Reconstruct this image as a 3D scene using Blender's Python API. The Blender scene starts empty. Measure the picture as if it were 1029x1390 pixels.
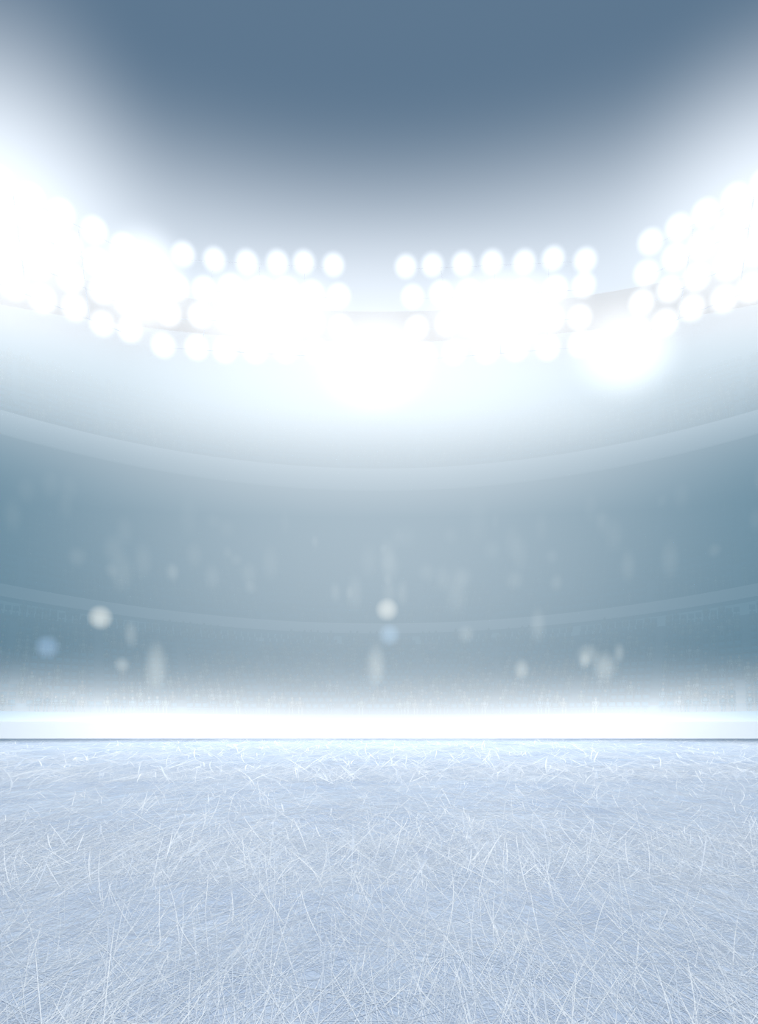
import bpy, bmesh, math, random
import numpy as np
from mathutils import Vector, Matrix
random.seed(7); rng = np.random.default_rng(7)
sc = bpy.context.scene
sc.view_settings.view_transform = 'Standard'
sc.view_settings.look = 'None'

CY = 27.0   # centre of the bowl (metres in front of the camera)

# ------------------------------------------------------------ helpers
def link(o, parent=None):
    sc.collection.objects.link(o)
    if parent: o.parent = parent
    return o

def mesh_obj(name, verts, faces, mat=None, parent=None, smooth=False):
    me = bpy.data.meshes.new(name)
    me.from_pydata([tuple(v) for v in verts], [], [tuple(f) for f in faces])
    me.update()
    if mat: me.materials.append(mat)
    if smooth:
        me.polygons.foreach_set('use_smooth', [True]*len(me.polygons))
    return link(bpy.data.objects.new(name, me), parent)

def empty(name, loc=(0,0,0)):
    e = bpy.data.objects.new(name, None); e.location = loc
    return link(e)

def new_mat(name):
    m = bpy.data.materials.new(name); m.use_nodes = True
    m.node_tree.nodes.clear()
    return m, m.node_tree.nodes, m.node_tree.links

def principled(name, c1, c2=None, scale=3.0, rough=0.6, metal=0.0, emit=None, es=0.0, attr=None, spec=0.3):
    m, N, L = new_mat(name)
    out = N.new('ShaderNodeOutputMaterial'); b = N.new('ShaderNodeBsdfPrincipled')
    L.new(b.outputs[0], out.inputs[0])
    b.inputs['Roughness'].default_value = rough; b.inputs['Metallic'].default_value = metal
    b.inputs['Specular IOR Level'].default_value = spec
    if attr:
        a = N.new('ShaderNodeAttribute'); a.attribute_name = attr
        L.new(a.outputs['Color'], b.inputs['Base Color'])
    elif c2:
        tc = N.new('ShaderNodeTexCoord'); n = N.new('ShaderNodeTexNoise'); n.inputs['Scale'].default_value = scale
        L.new(tc.outputs['Object'], n.inputs['Vector'])
        mx = N.new('ShaderNodeMix'); mx.data_type = 'RGBA'
        mx.inputs[6].default_value = (*c1,1); mx.inputs[7].default_value = (*c2,1)
        L.new(n.outputs[0], mx.inputs[0]); L.new(mx.outputs[2], b.inputs['Base Color'])
    else:
        b.inputs['Base Color'].default_value = (*c1,1)
    if emit:
        b.inputs['Emission Color'].default_value = (*emit,1); b.inputs['Emission Strength'].default_value = es
    return m

def mth(N, L, op, a, b=None, clamp=False):
    n = N.new('ShaderNodeMath'); n.operation = op; n.use_clamp = clamp
    for i, v in enumerate((a, b)):
        if v is None: continue
        if isinstance(v, (int, float)): n.inputs[i].default_value = v
        else: L.new(v, n.inputs[i])
    return n.outputs[0]

def finish_vol(m, N, L, color, strength, step):
    out = N.new('ShaderNodeOutputMaterial'); e = N.new('ShaderNodeEmission')
    e.inputs[0].default_value = (*color,1); L.new(strength, e.inputs[1])
    L.new(e.outputs[0], out.inputs['Volume'])
    try: m.cycles.volume_step_rate = step
    except Exception as ex: print(ex)

def ball_glow(name, color, A, k, step=0.5):
    m, N, L = new_mat(name)
    tc = N.new('ShaderNodeTexCoord')
    d = N.new('ShaderNodeVectorMath'); d.operation = 'DOT_PRODUCT'
    L.new(tc.outputs['Object'], d.inputs[0]); L.new(tc.outputs['Object'], d.inputs[1])
    q = mth(N, L, 'SUBTRACT', 1.0, d.outputs['Value'], True)
    q = mth(N, L, 'POWER', q, k); q = mth(N, L, 'MULTIPLY', q, A)
    finish_vol(m, N, L, color, q, step)
    return m

def ring_glow(name, color, A, k, R, z0, a, b, step=0.8):
    m, N, L = new_mat(name)
    tc = N.new('ShaderNodeTexCoord'); s = N.new('ShaderNodeSeparateXYZ')
    L.new(tc.outputs['Object'], s.inputs[0])
    yy = mth(N, L, 'SUBTRACT', s.outputs[1], CY)
    r = mth(N, L, 'SQRT', mth(N, L, 'ADD', mth(N, L, 'MULTIPLY', s.outputs[0], s.outputs[0]), mth(N, L, 'MULTIPLY', yy, yy)))
    u = mth(N, L, 'DIVIDE', mth(N, L, 'SUBTRACT', r, R), a)
    v = mth(N, L, 'DIVIDE', mth(N, L, 'SUBTRACT', s.outputs[2], z0), b)
    rho = mth(N, L, 'ADD', mth(N, L, 'MULTIPLY', u, u), mth(N, L, 'MULTIPLY', v, v))
    q = mth(N, L, 'SUBTRACT', 1.0, rho, True)
    q = mth(N, L, 'MULTIPLY', mth(N, L, 'POWER', q, k), A)
    finish_vol(m, N, L, color, q, step)
    return m

def lift(x, z):
    return z + min(z/9.9, 1.0)*2.8*min((x/33.0)**2, 2.0)

def sweep(name, profile, mat, parent=None, th=72, seg=110, closed=False, use_lift=True):
    """profile = [(a, b, z)...] swept round the elliptical bowl."""
    V=[]; F=[]; n=len(profile)
    for i in range(seg+1):
        t = math.radians(-th + 2*th*i/seg)
        for (a,b,z) in profile:
            x = a*math.sin(t); y = CY + b*math.cos(t)
            V.append((x, y, lift(x,z) if use_lift else z))
    m = n if closed else n-1
    for i in range(seg):
        for j in range(m):
            j2=(j+1)%n
            F.append((i*n+j, (i+1)*n+j, (i+1)*n+j2, i*n+j2))
    if closed:
        F.append(tuple(range(n))); F.append(tuple(seg*n+j for j in reversed(range(n))))
    return mesh_obj(name, V, F, mat, parent)

# ------------------------------------------------------------ materials
M_conc  = principled('concrete', (0.16,0.30,0.40),(0.24,0.38,0.48),0.12,0.8)  # terrace colour matched to the fog, haze put into the base colour
M_fasc  = principled('fascia_panel', (0.50,0.56,0.61),(0.57,0.62,0.66),0.5,0.6, emit=(0.8,0.82,0.86), es=0.15)  # faint self-glow put in to lighten the bands
M_seat  = principled('seat_plastic', (0.10,0.30,0.42),(0.16,0.36,0.48),0.15,0.6)  # teal seats, also toned to the fog's colour
M_wall  = principled('wall_panel', (0.24,0.34,0.42),(0.32,0.43,0.52),0.2,0.8)
M_roof  = principled('roof_sheet', (0.10,0.14,0.19),(0.14,0.18,0.23),0.2,0.8)
M_steel = principled('steel', (0.25,0.28,0.32),(0.32,0.35,0.40),2.0,0.6,0.1)
M_house = principled('lamp_housing', (0.7,0.72,0.75),(0.8,0.82,0.85),2.0,0.4,0.1)
M_lens  = principled('lamp_lens', (1,1,1), rough=0.2, emit=(1,1,1), es=2.0)
M_lens.cycles.emission_sampling='NONE'
M_crowd = principled('crowd_clothes', (1,1,1), attr='tone', rough=0.9)
M_board = principled('dasher_board', (0.88,0.90,0.93),(0.92,0.94,0.96),0.6,0.4, emit=(0.97,0.98,1.0), es=0.75)  # emission put in so the boards read as brightly lit white
M_floor = principled('arena_floor_concrete', (0.5,0.55,0.6),(0.6,0.65,0.7),0.4,0.8)

# ------------------------------------------------------------ ice
def ice_mat():
    m, N, L = new_mat('ice')
    out = N.new('ShaderNodeOutputMaterial'); b = N.new('ShaderNodeBsdfPrincipled')
    L.new(b.outputs[0], out.inputs[0])
    tc = N.new('ShaderNodeTexCoord')
    def noise(scale, rot, stretch, detail=6):
        mp = N.new('ShaderNodeMapping'); mp.inputs['Rotation'].default_value=(0,0,rot)
        mp.inputs['Scale'].default_value=(stretch,1,1)
        n = N.new('ShaderNodeTexNoise'); n.inputs['Scale'].default_value=scale; n.inputs['Detail'].default_value=detail
        n.inputs['Roughness'].default_value=0.65
        L.new(tc.outputs['Object'], mp.inputs[0]); L.new(mp.outputs[0], n.inputs['Vector'])
        return n.outputs[0]
    big = noise(0.35,0,1,4)
    mid = noise(2.2,0.4,1,8)
    s = None
    for i,(sc_,rot) in enumerate([(5,0.9),(6,1.3),(5.5,1.8),(6.5,2.3)]):
        v = noise(sc_, rot, 0.07, 5)
        s = v if s is None else mth(N,L,'ADD',s,v)
    s = mth(N,L,'MULTIPLY',s,0.25)
    f = mth(N,L,'ADD', mth(N,L,'MULTIPLY',big,1.8), mth(N,L,'ADD', mth(N,L,'MULTIPLY',mid,0.9), mth(N,L,'MULTIPLY',s,0.9)))
    mr = N.new('ShaderNodeMapRange'); mr.inputs[1].default_value=1.4; mr.inputs[2].default_value=2.2
    L.new(f, mr.inputs[0])
    mx = N.new('ShaderNodeMix'); mx.data_type='RGBA'
    mx.inputs[6].default_value=(0.33,0.445,0.62,1); mx.inputs[7].default_value=(0.57,0.66,0.765,1)
    L.new(mr.outputs[0], mx.inputs[0]); L.new(mx.outputs[2], b.inputs['Base Color'])
    b.inputs['Roughness'].default_value=0.5; b.inputs['Specular IOR Level'].default_value=0.2
    return m

HX, Y0, Y1 = 31.0, -16.0, 57.0
ice_root = empty('ice_rink')
def box(name, x0,x1,y0,y1,z0,z1, mat, parent=None):
    V=[(x0,y0,z0),(x1,y0,z0),(x1,y1,z0),(x0,y1,z0),(x0,y0,z1),(x1,y0,z1),(x1,y1,z1),(x0,y1,z1)]
    F=[(0,3,2,1),(4,5,6,7),(0,1,5,4),(1,2,6,5),(2,3,7,6),(3,0,4,7)]
    return mesh_obj(name,V,F,mat,parent)
box('ice_sheet', -HX,HX,Y0,Y1,-0.03,0.0, ice_mat(), ice_root)

def scratches():
    seg = 5
    specs = [(15000, 3.5,14.0, 0.5,3.2, 0.0035,0.009), (14000, 10,30, 0.8,4.2, 0.007,0.018), (9000, 24,56.5, 2,7, 0.018,0.045), (1500,-14,4,0.6,3,0.004,0.01)]
    P=[];Fc=[];T=[];base=0
    for (n,ya,yb,l0,l1,w0,w1) in specs:
        cy = rng.uniform(ya,yb,n); half = np.minimum(HX-0.5, np.maximum(5, np.abs(cy)*0.58+1.5))
        cx = rng.uniform(-1,1,n)*half
        phi = rng.uniform(0,math.pi,n); K=2.2
        ang = np.arctan2(K*np.sin(phi),np.cos(phi))
        stretch = np.sqrt(np.cos(phi)**2+(K*np.sin(phi))**2)/1.5
        ln = (l0+(l1-l0)*rng.random(n)**2)*stretch; w = rng.uniform(w0,w1,n)
        cur = rng.normal(0,0.07,n)
        t = np.linspace(-0.5,0.5,seg+1)[None,:]
        a = ang[:,None] + cur[:,None]*t
        dl = (ln/seg)[:,None]
        x = cx[:,None] + np.cumsum(np.cos(a)*dl,axis=1) - np.cos(ang)[:,None]*ln[:,None]/2
        y = cy[:,None] + np.cumsum(np.sin(a)*dl,axis=1) - np.sin(ang)[:,None]*ln[:,None]/2
        taper = (1-np.abs(t*2)**3)*0.85+0.15
        ww = w[:,None]*taper*0.5
        nx=-np.sin(a); ny=np.cos(a)
        z = rng.uniform(0.001,0.004,n)[:,None]*np.ones_like(x)
        A = np.stack([x+nx*ww,y+ny*ww,z],-1); B=np.stack([x-nx*ww,y-ny*ww,z],-1)
        V = np.stack([A,B],2)            # n,seg+1,2,3
        V[...,0]=np.clip(V[...,0],-HX+0.1,HX-0.1); V[...,1]=np.clip(V[...,1],Y0+0.1,Y1-0.12)
        P.append(V.reshape(-1,3))
        idx = base + np.arange(n)[:,None]*(seg+1)*2 + np.arange(seg)[None,:]*2
        f = np.stack([idx+2,idx+3,idx+1,idx],-1).reshape(-1,4); Fc.append(f)
        tone = rng.random(n)**1.3
        c0=np.array([0.54,0.63,0.75]); c1=np.array([0.95,0.97,0.98])
        c = c0+(c1-c0)*tone[:,None]
        T.append(np.repeat(c,(seg+1)*2,axis=0))
        base += n*(seg+1)*2
    P=np.concatenate(P);Fc=np.concatenate(Fc);T=np.concatenate(T)
    me=bpy.data.meshes.new('skate_scratches')
    me.vertices.add(len(P)); me.vertices.foreach_set('co',P.ravel())
    me.loops.add(Fc.size); me.loops.foreach_set('vertex_index',Fc.ravel().astype(np.int32))
    me.polygons.add(len(Fc)); me.polygons.foreach_set('loop_start',np.arange(0,Fc.size,4,dtype=np.int32))
    me.update(calc_edges=True)
    at=me.color_attributes.new('tone','FLOAT_COLOR','POINT')
    at.data.foreach_set('color', np.concatenate([T,np.ones((len(T),1))],1).astype(np.float32).ravel())
    me.materials.append(principled('skate_cut', (1,1,1), attr='tone', rough=0.6, spec=0.2))
    link(bpy.data.objects.new('skate_scratches',me), ice_root)
scratches()

# ------------------------------------------------------------ floor + boards
box('floor', -110,110,-40,125,-0.4,-0.031, M_floor)
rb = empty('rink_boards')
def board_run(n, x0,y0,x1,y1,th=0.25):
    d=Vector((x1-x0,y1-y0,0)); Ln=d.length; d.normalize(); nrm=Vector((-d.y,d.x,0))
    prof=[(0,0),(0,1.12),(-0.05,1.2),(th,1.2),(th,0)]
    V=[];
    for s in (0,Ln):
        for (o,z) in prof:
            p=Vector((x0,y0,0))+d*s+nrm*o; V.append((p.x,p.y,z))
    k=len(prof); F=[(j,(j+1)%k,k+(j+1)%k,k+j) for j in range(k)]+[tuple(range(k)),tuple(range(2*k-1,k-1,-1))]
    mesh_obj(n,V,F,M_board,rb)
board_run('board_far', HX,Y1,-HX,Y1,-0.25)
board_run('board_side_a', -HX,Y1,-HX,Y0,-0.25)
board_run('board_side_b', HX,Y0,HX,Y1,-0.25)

# ------------------------------------------------------------ grandstands
def tier_profile(a0,b0,z0,rows,da,db,dz):
    p=[(a0,b0,0.0 if z0<3 else z0-1.2)]
    for i in range(rows):
        a=a0+i*da; b=b0+i*db; z=z0+i*dz
        p += [(a,b,z),(a+da,b+db,z)]
    return p
tiers = [ # a0,b0,z0,rows,da,db,dz
    (56.0,38.0,1.6,14,0.80,0.86,0.50),
    (66.0,51.2,10.2,15,0.85,0.85,0.78),
    (72.0,58.0,27.2,10,0.9,0.9,0.85),
]
st = empty('grandstand')
for i,t in enumerate(tiers):
    sweep('terrace_%d'%(i+1), tier_profile(*t), M_conc, st)
def fascia(n,a,b,z0,z1,th=0.5):
    sweep(n, [(a,b,z0),(a,b,z1),(a+th,b+th,z1),(a+th,b+th,z0)], M_fasc, st, closed=True)
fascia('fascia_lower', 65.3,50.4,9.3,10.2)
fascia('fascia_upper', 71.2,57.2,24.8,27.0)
sweep('soffit', [(71.6,57.6,24.9),(80.0,65.5,24.0)], M_conc, st)
sweep('wall_back', [(80.2,65.6,20.0),(80.2,65.6,24.6)], M_wall, st)
sweep('wall_outer', [(82.0,68.5,0.0),(82.0,68.5,46.0)], M_wall, st, use_lift=False)
sweep('canopy_roof', [(62.0,57.0,43.2),(62.0,57.0,43.26),(83,69.5,46.2),(83,69.5,45.4)], M_roof, None, closed=True, use_lift=False)

# ------------------------------------------------------------ mass templates
def stamp(name, tv, tf, mats, tones, mat, parent=None):
    """many copies of one template joined in one mesh"""
    n=len(mats); k=len(tv)
    tv=np.array(tv); R=np.array([[m[i][j] for i in range(3) for j in range(4)] for m in mats]).reshape(n,3,4)
    P=np.einsum('nij,kj->nki',R[:,:,:3],tv)+R[:,None,:,3]
    P=P.reshape(-1,3)
    me=bpy.data.meshes.new(name)
    loops=np.concatenate([np.array(f) for f in tf]); lens=np.array([len(f) for f in tf])
    starts=np.concatenate([[0],np.cumsum(lens)[:-1]]); tot=lens.sum()
    AL=(loops[None,:]+np.arange(n)[:,None]*k).ravel().astype(np.int32)
    AS=(starts[None,:]+np.arange(n)[:,None]*tot).ravel().astype(np.int32)
    me.vertices.add(len(P)); me.vertices.foreach_set('co',P.ravel())
    me.loops.add(len(AL)); me.loops.foreach_set('vertex_index',AL)
    me.polygons.add(len(AS)); me.polygons.foreach_set('loop_start',AS)
    me.update(calc_edges=True)
    if tones is not None:
        at=me.color_attributes.new('tone','FLOAT_COLOR','POINT')
        at.data.foreach_set('color', np.array(tones,dtype=np.float32).ravel())
    me.materials.append(mat)
    return link(bpy.data.objects.new(name,me),parent)

def add_cone(bm, p0, p1, r0, r1, seg=7):
    p0=Vector(p0);p1=Vector(p1);d=p1-p0
    M=Matrix.Translation((p0+p1)/2) @ d.to_track_quat('Z','Y').to_matrix().to_4x4()
    bmesh.ops.create_cone(bm,cap_ends=True,segments=seg,radius1=r0,radius2=r1,depth=d.length,matrix=M)
# seated spectator facing -Y (towards the ice), origin at seat tread
bm=bmesh.new()
add_cone(bm,(0,0.05,0.45),(0,0.02,0.75),0.17,0.19); add_cone(bm,(0,0.02,0.75),(0,0.02,1.02),0.22,0.13)
add_cone(bm,(0,0.02,1.0),(0,0.01,1.1),0.06,0.055)
body_n=len(bm.verts)
for s in (-1,1):
    add_cone(bm,(s*0.22,0.02,0.98),(s*0.26,-0.08,0.70),0.06,0.05,6)
    add_cone(bm,(s*0.26,-0.08,0.70),(s*0.12,-0.32,0.66),0.05,0.035,6)
    add_cone(bm,(s*0.10,0.05,0.48),(s*0.12,-0.42,0.50),0.095,0.07,6)
    add_cone(bm,(s*0.12,-0.42,0.50),(s*0.12,-0.40,0.06),0.07,0.05,6)
    add_cone(bm,(s*0.12,-0.36,0.04),(s*0.12,-0.56,0.03),0.05,0.035,6)
nb=len(bm.verts)
bmesh.ops.create_icosphere(bm,subdivisions=2,radius=0.115,matrix=Matrix.Translation((0,0,1.2))@Matrix.Diagonal((0.9,1,1.2,1)))
bm.verts.ensure_lookup_table(); bm.verts.index_update()
tv=[v.co[:] for v in bm.verts]; tf=[[v.index for v in f.verts] for f in bm.faces]; NT=len(tv); bm.free()
# seat template
sv=[];sf=[]
def tb(x0,x1,y0,y1,z0,z1):
    b=len(sv); sv.extend([(x0,y0,z0),(x1,y0,z0),(x1,y1,z0),(x0,y1,z0),(x0,y0,z1),(x1,y0,z1),(x1,y1,z1),(x0,y1,z1)])
    for f in [(0,3,2,1),(4,5,6,7),(0,1,5,4),(1,2,6,5),(2,3,7,6),(3,0,4,7)]: sf.append([b+i for i in f])
tb(-0.24,0.24,-0.2,0.22,0.40,0.45); tb(-0.24,0.24,0.22,0.27,0.42,0.85); tb(-0.04,0.04,0.0,0.15,0,0.40)

pm=[]; tones=[]; sm=[]
palette=[(0.36,0.42,0.42),(0.42,0.46,0.44),(0.46,0.50,0.52),(0.12,0.26,0.35),(0.14,0.30,0.38),(0.26,0.40,0.48),(0.12,0.30,0.40),(0.34,0.42,0.40),(0.38,0.38,0.36),(0.20,0.34,0.42)]
for (a0,b0,z0,rows,da,db,dz) in tiers:
    for r in range(rows):
        a=a0+(r+0.62)*da; b=b0+(r+0.62)*db; z=z0+r*dz
        t=-1.12
        while t<1.12:
            x=a*math.sin(t); y=CY+b*math.cos(t); dt=0.62/math.hypot(a*math.cos(t),b*math.sin(t))
            aisle = abs((t*9)%1.0-0.5)<0.03
            if not aisle:
                zz=lift(x,z)
                nrm=math.atan2(-x/(a*a), (y-CY)/(b*b))
                M=Matrix.Translation((x,y,zz))@Matrix.Rotation(nrm,4,'Z')
                sm.append(M)
                dens = 0.5+0.45*math.sin(t*23+r*0.4)*math.sin(t*7.3+r*0.9+1)
                if random.random()<dens:
                    s=random.uniform(0.92,1.08)
                    pm.append(M@Matrix.Rotation(random.uniform(-0.3,0.3),4,'Z')@Matrix.Scale(s,4))
                    c=random.choice(palette); leg=random.choice([(0.10,0.2,0.28),(0.14,0.24,0.32),(0.2,0.28,0.36)])
                    skin=random.choice([(0.42,0.40,0.38),(0.38,0.36,0.34),(0.26,0.26,0.26)])
                    arr=np.ones((NT,4)); arr[:,:3]=c
                    arr[body_n+24:nb,:3]=arr[body_n+24:nb,:3]*0.5+np.array(leg)*0.5
                    arr[nb:,:3]=skin
                    tones.append(arr)
            t+=dt
stamp('spectator_crowd', tv, tf, pm, np.concatenate(tones), M_crowd)
stamp('stadium_seats', sv, sf, sm, None, M_seat)
print('people',len(pm),'seats',len(sm))

# ------------------------------------------------------------ floodlights
bm=bmesh.new()
# housing bowl (lathe) and lens, facing -Y
def lathe(bm, prof, seg=20):
    rings=[]
    for (r,y) in prof:
        rings.append([bm.verts.new((r*math.cos(2*math.pi*i/seg),y,r*math.sin(2*math.pi*i/seg))) for i in range(seg)])
    for A,B in zip(rings,rings[1:]):
        for i in range(seg): bm.faces.new((A[i],A[(i+1)%seg],B[(i+1)%seg],B[i]))
    return rings
LS=0.82
r=lathe(bm,[(a_*LS,b_*LS) for a_,b_ in [(0.16,0.75),(0.3,0.72),(0.62,0.40),(0.80,0.02),(0.84,0.0),(0.84,-0.06),(0.78,-0.06),(0.74,0.0)]])
bm.faces.new(r[0])
me_house=bpy.data.meshes.new('housing'); bm.to_mesh(me_house); bm.free(); me_house.materials.append(M_house)
bm=bmesh.new(); r=lathe(bm,[(a_*LS,b_*LS) for a_,b_ in [(0.74,-0.01),(0.5,-0.07),(0.2,-0.10)]]); bm.faces.new(r[-1])
me_lens=bpy.data.meshes.new('lens'); bm.to_mesh(me_lens); bm.free(); me_lens.materials.append(M_lens)
bm=bmesh.new(); bmesh.ops.create_icosphere(bm,subdivisions=3,radius=1.0)
me_ball=bpy.data.meshes.new('halo'); bm.to_mesh(me_ball)
me_ball.materials.append(ball_glow('lamp_halo',(0.98,0.99,1.0),0.45,1.6,2.0))
bm.free()

def bank(TL,TR,BR,BL, counts):
    """corner points (x,y,z) of the lamp grid"""
    TL,TR,BR,BL=map(Vector,(TL,TR,BR,BL))
    c=(TL+TR+BR+BL)/4
    e=empty('floodlight_bank', c)
    nr=len(counts)
    yaw=math.atan2(-c.x, c.y-CY)
    for i,n in enumerate(counts):
        v=i/(nr-1); L0=TL.lerp(BL,v); R0=TR.lerp(BR,v)
        for j in range(n):
            p=L0.lerp(R0,j/(n-1))-c
            p.x+=random.uniform(-0.2,0.2); p.z+=random.uniform(-0.2,0.2)
            rot=Matrix.Rotation(yaw,4,'Z')@Matrix.Rotation(math.radians(28),4,'X')
            for me_,nm in ((me_house,'housing'),(me_lens,'lens')):
                o=bpy.data.objects.new('%s_%d_%d'%(nm,i+1,j+1),me_); link(o,e); o.matrix_local=Matrix.Translation(p)@rot
            h=bpy.data.objects.new('halo_%d_%d'%(i+1,j+1),me_ball); link(h,e)
            h.matrix_local=Matrix.Translation(p)@Matrix.Scale(1.3,4)
        a=L0-c; b=R0-c; back=Vector((c.x,c.y-CY,0)).normalized()*0.6
        bm=bmesh.new(); add_cone(bm,a+back,b+back,0.03,0.03,8)
        me=bpy.data.meshes.new('rail_%d'%(i+1)); bm.to_mesh(me); bm.free(); me.materials.append(M_steel)
        link(bpy.data.objects.new('rail_%d'%(i+1),me),e)
    for k,u in enumerate((0.2,0.5,0.8)):
        out_=Vector((c.x,c.y-CY,0)).normalized()
        top=TL.lerp(TR,u)-c+out_*0.7; top.z-=0.2; bot=BL.lerp(BR,u)-c+out_*0.7
        foot=top.lerp(bot,0.35)
        far=foot+Vector((c.x*0.9,c.y,0)).normalized()*17; far.z=43.5-c.z
        bm=bmesh.new(); add_cone(bm,bot,top,0.035,0.035,8); add_cone(bm,foot,far,0.035,0.035,8)
        me=bpy.data.meshes.new('post_%d'%(k+1)); bm.to_mesh(me); bm.free(); me.materials.append(M_steel)
        link(bpy.data.objects.new('post_%d'%(k+1),me),e)
    return e
bank((-16.7,68.8,40.5),(-3.9,71.8,41.4),(-3.0,71.8,33.4),(-18.1,68.2,32.7),[6,7,7,7])
bank((2.3,71.8,41.3),(17.5,68.5,40.2),(16.9,68.5,32.9),(4.1,71.8,33.3),[7,7,7,6])
bank((22.3,66.0,40.1),(34.0,56.5,42.6),(33.2,57.0,34.6),(21.2,66.4,33.0),[8,8,8,8])
bank((-34.0,56.5,42.9),(-21.0,66.2,40.0),(-20.3,66.5,33.0),(-33.0,57.0,34.7),[8,8,8,8])

def spot(name, loc, target, power, size=2.5, angle=110, col=(1,1,1)):
    l=bpy.data.lights.new(name,'SPOT'); l.energy=power; l.shadow_soft_size=size; l.spot_size=math.radians(angle); l.spot_blend=0.8; l.color=col
    o=bpy.data.objects.new(name,l); link(o); o.location=loc
    o.rotation_euler=(Vector(target)-Vector(loc)).to_track_quat('-Z','Y').to_euler()
for (x,y,z) in [(-10.5,69.5,36.5),(10.5,69.5,36.5),(27,61,37.5),(-27,61,37.5)]:
    spot('unseen_fill',(x,y-1.5,z),(x*0.3,20,0),34000,1.5)
for x in (-26,26):  # unseen fill lamps added behind the camera to light boards and stands
    spot('unseen_fill',(x,-14,38),(x*0.2,46,4),20000)

# ------------------------------------------------------------ haze volumes, own emission stands in for scattered floodlight
def glow_ball(name, loc, rad, A, k, col=(0.97,0.985,1.0), step=1.0, parent=None):
    m=ball_glow(name+'_vol',col,A,k,step)
    bm=bmesh.new(); bmesh.ops.create_icosphere(bm,subdivisions=4,radius=1.0)
    me=bpy.data.meshes.new(name); bm.to_mesh(me); bm.free(); me.materials.append(m)
    o=bpy.data.objects.new(name,me); link(o,parent); o.location=loc; o.scale=rad
    return o
haze_root=empty('floodlight_haze')
def haze_ring(name,R,z0,a,b,A,k,col):
    V=[];F=[];seg=72;n=28
    for i in range(seg+1):
        t=math.radians(-88+176*i/seg)
        for j in range(n):
            q=2*math.pi*j/n; rr=R+a*1.01*math.cos(q)
            V.append((rr*math.sin(t),CY+rr*math.cos(t),z0+b*1.01*math.sin(q)))
    for i in range(seg):
        for j in range(n):
            F.append((i*n+j,i*n+(j+1)%n,(i+1)*n+(j+1)%n,(i+1)*n+j))
    F.append(tuple(reversed(range(n)))); F.append(tuple(seg*n+j for j in range(n)))
    mesh_obj(name,V,F,ring_glow(name+'_vol',col,A,k,R,z0,a,b),haze_root)
haze_ring('haze_arc',45.0,36.0,11.0,24.5,0.071,4.0,(0.955,0.98,1.0))
glow_ball('haze_side_1',(-29,60,40),(16,12,21),0.032,2.6,parent=haze_root)
glow_ball('haze_side_2',(29,60,39),(15,12,18),0.024,2.8,parent=haze_root)
glow_ball('haze_core_1',(-0.4,71,32.3),(6.5,4,5.5),0.13,2.5,parent=haze_root)
glow_ball('haze_core_2',(20.4,67,31.8),(6,4,5.5),0.12,2.5,parent=haze_root)
glow_ball('haze_core_3',(-19.5,67,37.5),(5,4,6),0.20,3.0,parent=haze_root)
glow_ball('haze_core_4',(11,70,36.5),(8.5,4,4.5),0.08,1.5,parent=haze_root)
glow_ball('haze_core_5',(-10,70,36.5),(8.5,4,4.5),0.08,1.5,parent=haze_root)
glow_ball('arena_haze',(0,66,16),(38,16,26),0.026,1.5,(1.0,0.94,0.91))  # added glow that brightens the middle of the stands

# standing fog over the stands, emission put in for the light it scatters
m,N,L=new_mat('stand_fog'); out=N.new('ShaderNodeOutputMaterial')
ab=N.new('ShaderNodeVolumeAbsorption'); ab.inputs[0].default_value=(0,0,0,1); ab.inputs[1].default_value=0.12
em=N.new('ShaderNodeEmission'); em.inputs[0].default_value=(0.15,0.275,0.365,1); em.inputs[1].default_value=0.12
ad=N.new('ShaderNodeAddShader'); L.new(ab.outputs[0],ad.inputs[0]); L.new(em.outputs[0],ad.inputs[1]); L.new(ad.outputs[0],out.inputs['Volume'])
sweep('arena_fog',[(50,32,0.02),(50,32,16),(66,52,32),(81,67.5,43),(81,67.5,0.02)],m,None,th=72,closed=True,use_lift=False)

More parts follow.
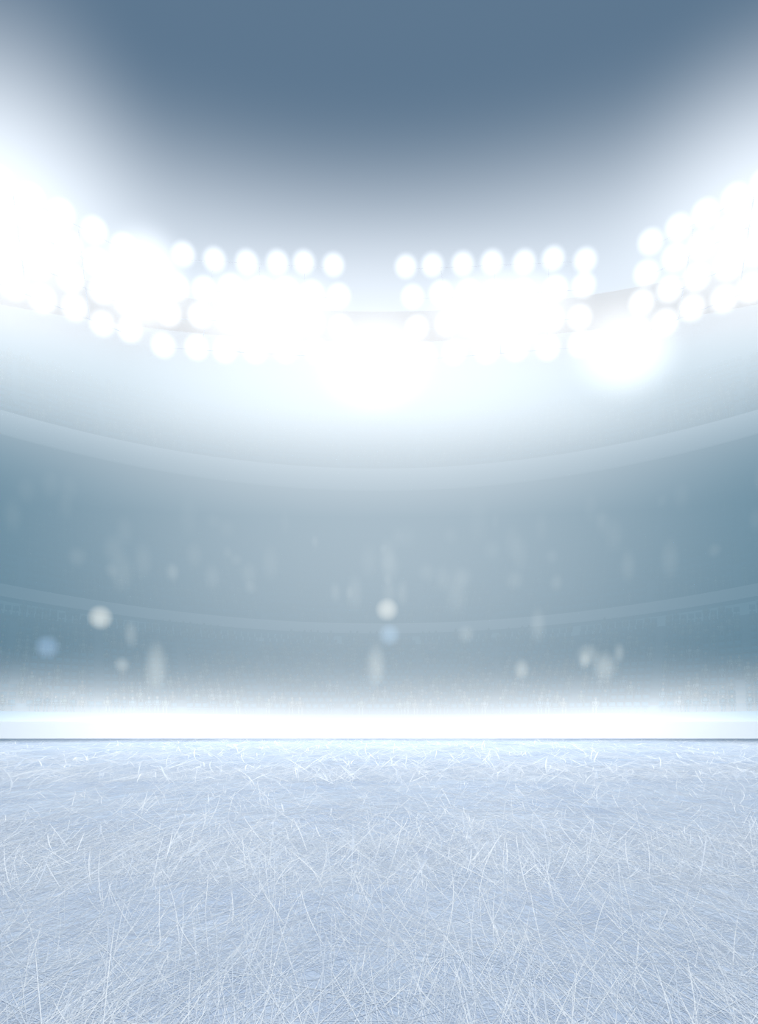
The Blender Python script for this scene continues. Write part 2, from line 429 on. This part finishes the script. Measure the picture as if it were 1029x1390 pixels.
# low white mist behind the boards, self-glowing and brighter towards the sides
m,N,L=new_mat('rink_mist_vol')
tc=N.new('ShaderNodeTexCoord'); s=N.new('ShaderNodeSeparateXYZ'); L.new(tc.outputs['Object'],s.inputs[0])
q=mth(N,L,'SUBTRACT',1.0,mth(N,L,'DIVIDE',s.outputs[2],8.0),True)
xx=mth(N,L,'DIVIDE',s.outputs[0],26.0); xx=mth(N,L,'MULTIPLY',xx,xx); xx=mth(N,L,'MINIMUM',mth(N,L,'MULTIPLY',xx,1.0),1.5); xx=mth(N,L,'ADD',xx,1.0)
q=mth(N,L,'MULTIPLY',mth(N,L,'POWER',q,2.8),0.26)
q=mth(N,L,'MULTIPLY',q,xx)
finish_vol(m,N,L,(0.99,0.99,1.0),q,0.6)
box('rink_mist',-60,60,57.3,63.4,0.05,8.0,m)

# made-up glow blobs standing in for pale blurred smudges of the crowd
smudges=empty('crowd_smudges')
warm=ball_glow('crowd_smudge_vol',(1.0,0.97,0.85),0.30,1.5,2.0)
bm=bmesh.new(); bmesh.ops.create_icosphere(bm,subdivisions=3,radius=1.0)
me_w=bpy.data.meshes.new('smudge_glow'); bm.to_mesh(me_w); bm.free(); me_w.materials.append(warm)
for k in range(95):
    tier=tiers[1] if k%5 else tiers[0]
    a0,b0,z0,rows,da,db,dz=tier
    r=random.randrange(1,rows-1); t=random.uniform(-0.62,0.62)
    a=a0+r*da; b=b0+r*db; x=a*math.sin(t); y=CY+b*math.cos(t)
    o=bpy.data.objects.new('smudge_glow_%d'%(k+1),me_w); link(o,smudges)
    o.location=(x,y-0.8,lift(x,z0+r*dz)+1.6); w_=random.uniform(0.5,1.4); o.scale=(w_,1.3,w_*random.uniform(1.0,2.3))
for (x,y,z) in [(-22.7,66.0,9.5),(0.7,70.5,10.7)]:  # round glows placed in the stands, without any lamp fitting
    glow_ball('bokeh_spot',(x,y,z),(1.1,1.1,1.1),0.8,0.8,(1.0,0.92,0.76),1.0)
glow_ball('bokeh_spot',(0.9,70.5,8.5),(1.1,1.1,1.1),0.55,1.0,(0.5,0.72,1.0),1.0)
glow_ball('bokeh_spot',(-26.4,64.5,7.0),(1.1,1.1,1.1),0.5,1.0,(0.45,0.65,1.0),1.0)

# ------------------------------------------------------------ world
w=bpy.data.worlds.new('night_sky'); sc.world=w; w.use_nodes=True
bg=w.node_tree.nodes['Background']; bg.inputs[0].default_value=(0.112,0.186,0.278,1); bg.inputs[1].default_value=1.0

# ------------------------------------------------------------ camera
cd=bpy.data.cameras.new('camera'); co=bpy.data.objects.new('camera',cd); link(co)
co.location=(0,0,2.2); co.rotation_euler=(math.radians(90),0,0)
cd.lens=28.49; cd.sensor_width=36; cd.sensor_fit='AUTO'; cd.shift_y=265/1390; cd.clip_end=500
sc.camera=co
